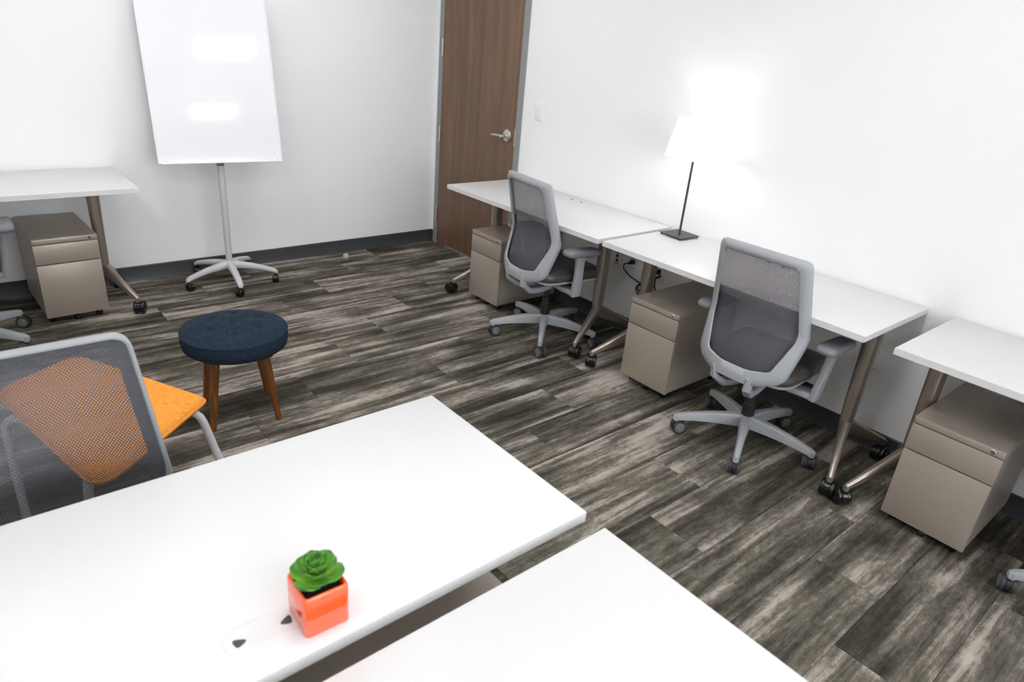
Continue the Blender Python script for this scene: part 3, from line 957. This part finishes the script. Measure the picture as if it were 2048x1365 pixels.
# ------------------------------------------------------------------ table lamp
lp = thing('table_lamp', 'lit table lamp with white cone shade and dark square base', 'lamp', (-0.128, -2.572, TOPZ + 0.0005), R(-4))
b = MB().box((-0.076, -0.076, 0.0085), (0.076, 0.076, 0.0125), 0.0008, 1)
base = b.build('base', 'lamp_metal', lp)
for x in (-0.066, 0.066):
    for y in (-0.066, 0.066):
        MB().lathe([(0.004, 0.0), (0.0045, 0.001), (0.0045, 0.009)], 12, Matrix.Translation((x, y, 0))).build('base_foot', 'lamp_metal', base)
MB().tube([(0, 0, 0.012), (0, 0, 0.412)], 0.0062, 14).build('pole', 'lamp_metal', lp)
MB().lathe([(0.007, 0.402), (0.017, 0.410), (0.018, 0.414), (0.016, 0.416)], 20).build('socket_cup', 'lamp_metal', lp)
mb = MB()
SH = []
for r_, z in ((0.150, 0.418), (0.109, 0.610)):
    SH.append([Vector((r_ * math.cos(2 * PI * k / 48), r_ * math.sin(2 * PI * k / 48), z)) for k in range(48)])
for r_, z in ((0.1075, 0.610), (0.1485, 0.418)):
    SH.append([Vector((r_ * math.cos(2 * PI * k / 48), r_ * math.sin(2 * PI * k / 48), z)) for k in range(48)])
mb.loft(SH, True, False, True)
sh = mb.build('shade', 'shade', lp, angle=60)
sp_ = MB()
for k in range(3):
    a = k * 2 * PI / 3
    sp_.tube([(0.014 * math.cos(a), 0.014 * math.sin(a), 0.425), (0.147 * math.cos(a), 0.147 * math.sin(a), 0.425)], 0.0015, 6)
sp_.build('shade_spider', 'white_metal', sh)
bulb = MB().lathe([(0.012, 0.418), (0.013, 0.445), (0.018, 0.46), (0.028, 0.485), (0.030, 0.50), (0.026, 0.52), (0.014, 0.532), (0.003, 0.536)], 20).build('bulb', emitter('glowing_bulb', (1.0, 0.97, 0.95), 60.0 * LAMP_W), lp)

# lamp cord plug and outlets on the right wall under the lamp desk
def wall_plate(name, label, cat, y, z, w, h):
    o = thing(name, label, cat, (0, y, z), 0)
    # slim bevelled plate, face towards -x
    MB().box((-0.006, -w / 2, -h / 2), (0.0005, w / 2, h / 2), 0.0025, 2).build('cover_plate', 'plate_white', o)
    return o
sw = wall_plate('light_switch', 'white rocker light switch on the wall by the door frame', 'switch', -1.2165, 1.2075, 0.071, 0.114)
rk = MB().box((-0.0085, -0.0165, -0.033), (-0.005, 0.0165, 0.033), 0.0012, 1).build('rocker', 'plate_white', sw)
MB().box((-0.0105, -0.010, -0.026), (-0.008, 0.004, 0.006), 0.001, 1).build('dimmer_button', 'plate_white', sw)
MB().box((-0.0095, 0.006, -0.024), (-0.0083, 0.0085, 0.012)).build('slider_slot', 'slot_pale', sw)
rp = wall_plate('data_outlet', 'white wall plate with two red sockets under the desks', 'outlet', -2.066, 0.4475, 0.078, 0.118)
for z in (0.0145, -0.0145):
    MB().box((-0.0085, -0.0095, z - 0.010), (-0.0055, 0.0095, z + 0.010), 0.001, 1).build('red_socket', 'red', rp)
for z in (0.036, -0.034):
    MB().box((-0.0066, -0.017, z - 0.0022), (-0.0058, 0.017, z + 0.0022)).build('label_strip', 'slot_grey', rp)
def duplex(label, y, z):
    o = wall_plate('power_outlet', label, 'outlet', y, z, 0.071, 0.115)
    for zz in (0.0195, -0.0195):
        f = MB().prism([(p[0], p[1]) for p in rrect(0.034, 0.028, 0.010, 4)], 0.0, 0.0022, 0.0006, 1, Matrix.Translation((-0.0058, 0, zz)) @ Matrix.Rotation(-PI / 2, 4, 'Y') @ Matrix.Rotation(PI / 2, 4, 'Z')).build('receptacle', 'plate_white', o)
        s_ = MB()
        s_.box((-0.0085, -0.0075, zz - 0.001), (-0.0079, -0.0052, zz + 0.007))
        s_.box((-0.0085, 0.0052, zz - 0.001), (-0.0079, 0.0075, zz + 0.007))
        s_.box((-0.0085, -0.002, zz - 0.009), (-0.0079, 0.002, zz - 0.005))
        s_.build('slot', 'slot_grey', f)
    return o
duplex('white duplex outlet with a black plug in its upper socket', -2.203, 0.443)
duplex('white duplex outlet on the wall behind the lamp desk post', -2.398, 0.445)
def cord(label, plug_y, plug_z, pts):
    o = thing('extension_cord', label, 'cord', (0, plug_y, plug_z), 0)
    pm = MB()
    pm.loft(sections([(-0.0085, 0, 0), (-0.012, 0, 0), (-0.030, 0, -0.001), (-0.042, 0.004, -0.004), (-0.050, 0.008, -0.008)], [(0.026, 0.022), (0.030, 0.026), (0.026, 0.024), (0.016, 0.016), (0.009, 0.009)]))
    pm.build('plug', 'black', o)
    # smooth cable through the points (Catmull-Rom)
    P = [Vector((-0.048, 0.007, -0.007))] + [Vector(p) for p in pts]
    Q = []
    for i in range(len(P) - 1):
        p0, p1, p2, p3 = P[max(i - 1, 0)], P[i], P[i + 1], P[min(i + 2, len(P) - 1)]
        for k in range(8):
            t = k / 8
            Q.append(0.5 * ((2 * p1) + (p2 - p0) * t + (2 * p0 - 5 * p1 + 4 * p2 - p3) * t * t + (3 * p1 - p0 - 3 * p2 + p3) * t ** 3))
    Q.append(P[-1])
    MB().tube(Q, 0.0038, 8).build('cable', 'black', o)
cord('black plug with a cable drooping from the duplex outlet', -2.200, 0.4625,
     [(-0.055, 0.030, -0.018), (-0.045, 0.036, -0.050), (-0.035, 0.0, -0.080), (-0.03, -0.06, -0.098), (-0.028, -0.12, -0.112), (-0.026, -0.17, -0.14), (-0.028, -0.13, -0.175), (-0.026, -0.085, -0.155),
      (-0.024, -0.07, -0.13), (-0.022, -0.10, -0.105), (-0.02, -0.15, -0.11), (-0.018, -0.165, -0.15), (-0.02, -0.14, -0.185), (-0.02, -0.08, -0.18), (-0.02, -0.06, -0.14), (-0.02, -0.12, -0.10)])
cord('small coiled black cable hanging beside the lamp desk post', -2.398, 0.4645,
     [(-0.05, -0.03, -0.002), (-0.05, -0.045, -0.012), (-0.048, -0.025, -0.028), (-0.046, 0.004, -0.02), (-0.044, -0.02, -0.006), (-0.04, -0.04, -0.02), (-0.036, -0.01, -0.03), (-0.03, 0.0, -0.08), (-0.025, -0.01, -0.13), (-0.02, 0.0, -0.17)])
pl3 = wall_plate('blank_plate', 'blank white wall plate under the lamp desk end', 'wall plate', -3.680, 0.428, 0.071, 0.114)
for z in (0.042, -0.042):
    MB().lathe([(0.003, 0), (0.0028, 0.001), (0.001, 0.0014)], 10, Matrix.Translation((-0.006, 0, z)) @ Matrix.Rotation(-PI / 2, 4, 'Y')).build('screw', 'chrome', pl3)

# ------------------------------------------------------------------ door stop on the floor
ds = thing('door_stop', 'small pale dome door stop on the carpet near the wall', 'door stop', (-0.864, -0.135, 0), 0)
MB().lathe([(0.026, 0.0), (0.026, 0.004), (0.024, 0.006)], 24).build('base_ring', 'chrome', ds)
MB().lathe([(0.023, 0.006), (0.0235, 0.012), (0.021, 0.022), (0.016, 0.029), (0.008, 0.033), (0.002, 0.034)], 24).build('bumper', 'rubber', ds, angle=60)

# ------------------------------------------------------------------ succulent in the orange pot
PC = (-2.826, -3.884)
pt = thing('potted_succulent', 'green succulent in a glossy orange cube pot', 'plant', (PC[0], PC[1], TOPZ), R(-2))
PW, PHT = 0.077, 0.082
mb = MB()
def sq(w, r, z):
    return [Vector((x, y, z)) for x, y in rrect(w, w, r, 5)]
mb.loft([sq(PW - 0.012, 0.004, 0.0), sq(PW - 0.004, 0.006, 0.0), sq(PW, 0.006, 0.003), sq(PW, 0.006, PHT - 0.004), sq(PW - 0.002, 0.006, PHT - 0.001), sq(PW - 0.006, 0.005, PHT), sq(PW - 0.010, 0.005, PHT - 0.001), sq(PW - 0.013, 0.004, PHT - 0.005), sq(PW - 0.014, 0.004, PHT - 0.03)])
mb.build('pot', 'pot', pt, angle=45)
sm = MB()
gr = [[(x, y) for x in range(13)] for y in range(13)]
vv = [[sm.bm.verts.new(((x - 6) / 12 * (PW - 0.0145), (y - 6) / 12 * (PW - 0.0145), PHT - 0.012 + random.uniform(-0.002, 0.002))) for x in range(13)] for y in range(13)]
for y in range(12):
    for x in range(12):
        sm.bm.faces.new((vv[y][x], vv[y][x + 1], vv[y + 1][x + 1], vv[y + 1][x]))
sm.build('soil', 'soil', pt)
# one spoon-shaped leaf, length along x
lf = MB()
rings = []
for i in range(11):
    t = i / 10
    w = 0.46 * math.sqrt(max(0.004, 1 - ((t - 0.62) / (0.64 if t < 0.62 else 0.385)) ** 2))
    th = 0.10 * (1 - 0.55 * t)
    ring_ = []
    for k in range(12):
        a = 2 * PI * k / 12
        y = w * math.cos(a)
        z = th * math.sin(a) + 0.30 * y * y + 0.20 * t * t
        ring_.append(Vector((t, y, z)))
    rings.append(ring_)
lf.loft(rings)
leaf_me = lf.mesh('leaf', MT['leaf'], 70)
zc = PHT - 0.006
for n_l, ln, elev, lift, rad in ((6, 0.040, 10, 0.003, 0.004), (6, 0.037, 30, 0.010, 0.004), (5, 0.032, 46, 0.016, 0.003), (5, 0.026, 61, 0.020, 0.002), (3, 0.019, 74, 0.024, 0.001)):
    for k in range(n_l):
        az = 2 * PI * k / n_l + n_l * 0.7 + ln * 40 + random.uniform(-0.15, 0.15)
        o = link('leaf', leaf_me, pt, (0.001 + rad * math.cos(az), 0.007 + rad * math.sin(az), zc + lift))
        o.rotation_euler = (0, -R(elev + random.uniform(-5, 5)), az)
        s_ = ln * random.uniform(0.92, 1.1)
        o.scale = (s_, s_ * 1.15, s_)
MB().tube([(0.001, 0.007, PHT - 0.016), (0.001, 0.007, zc + 0.03)], [0.004, 0.002], 8).build('stem', 'leaf', pt)
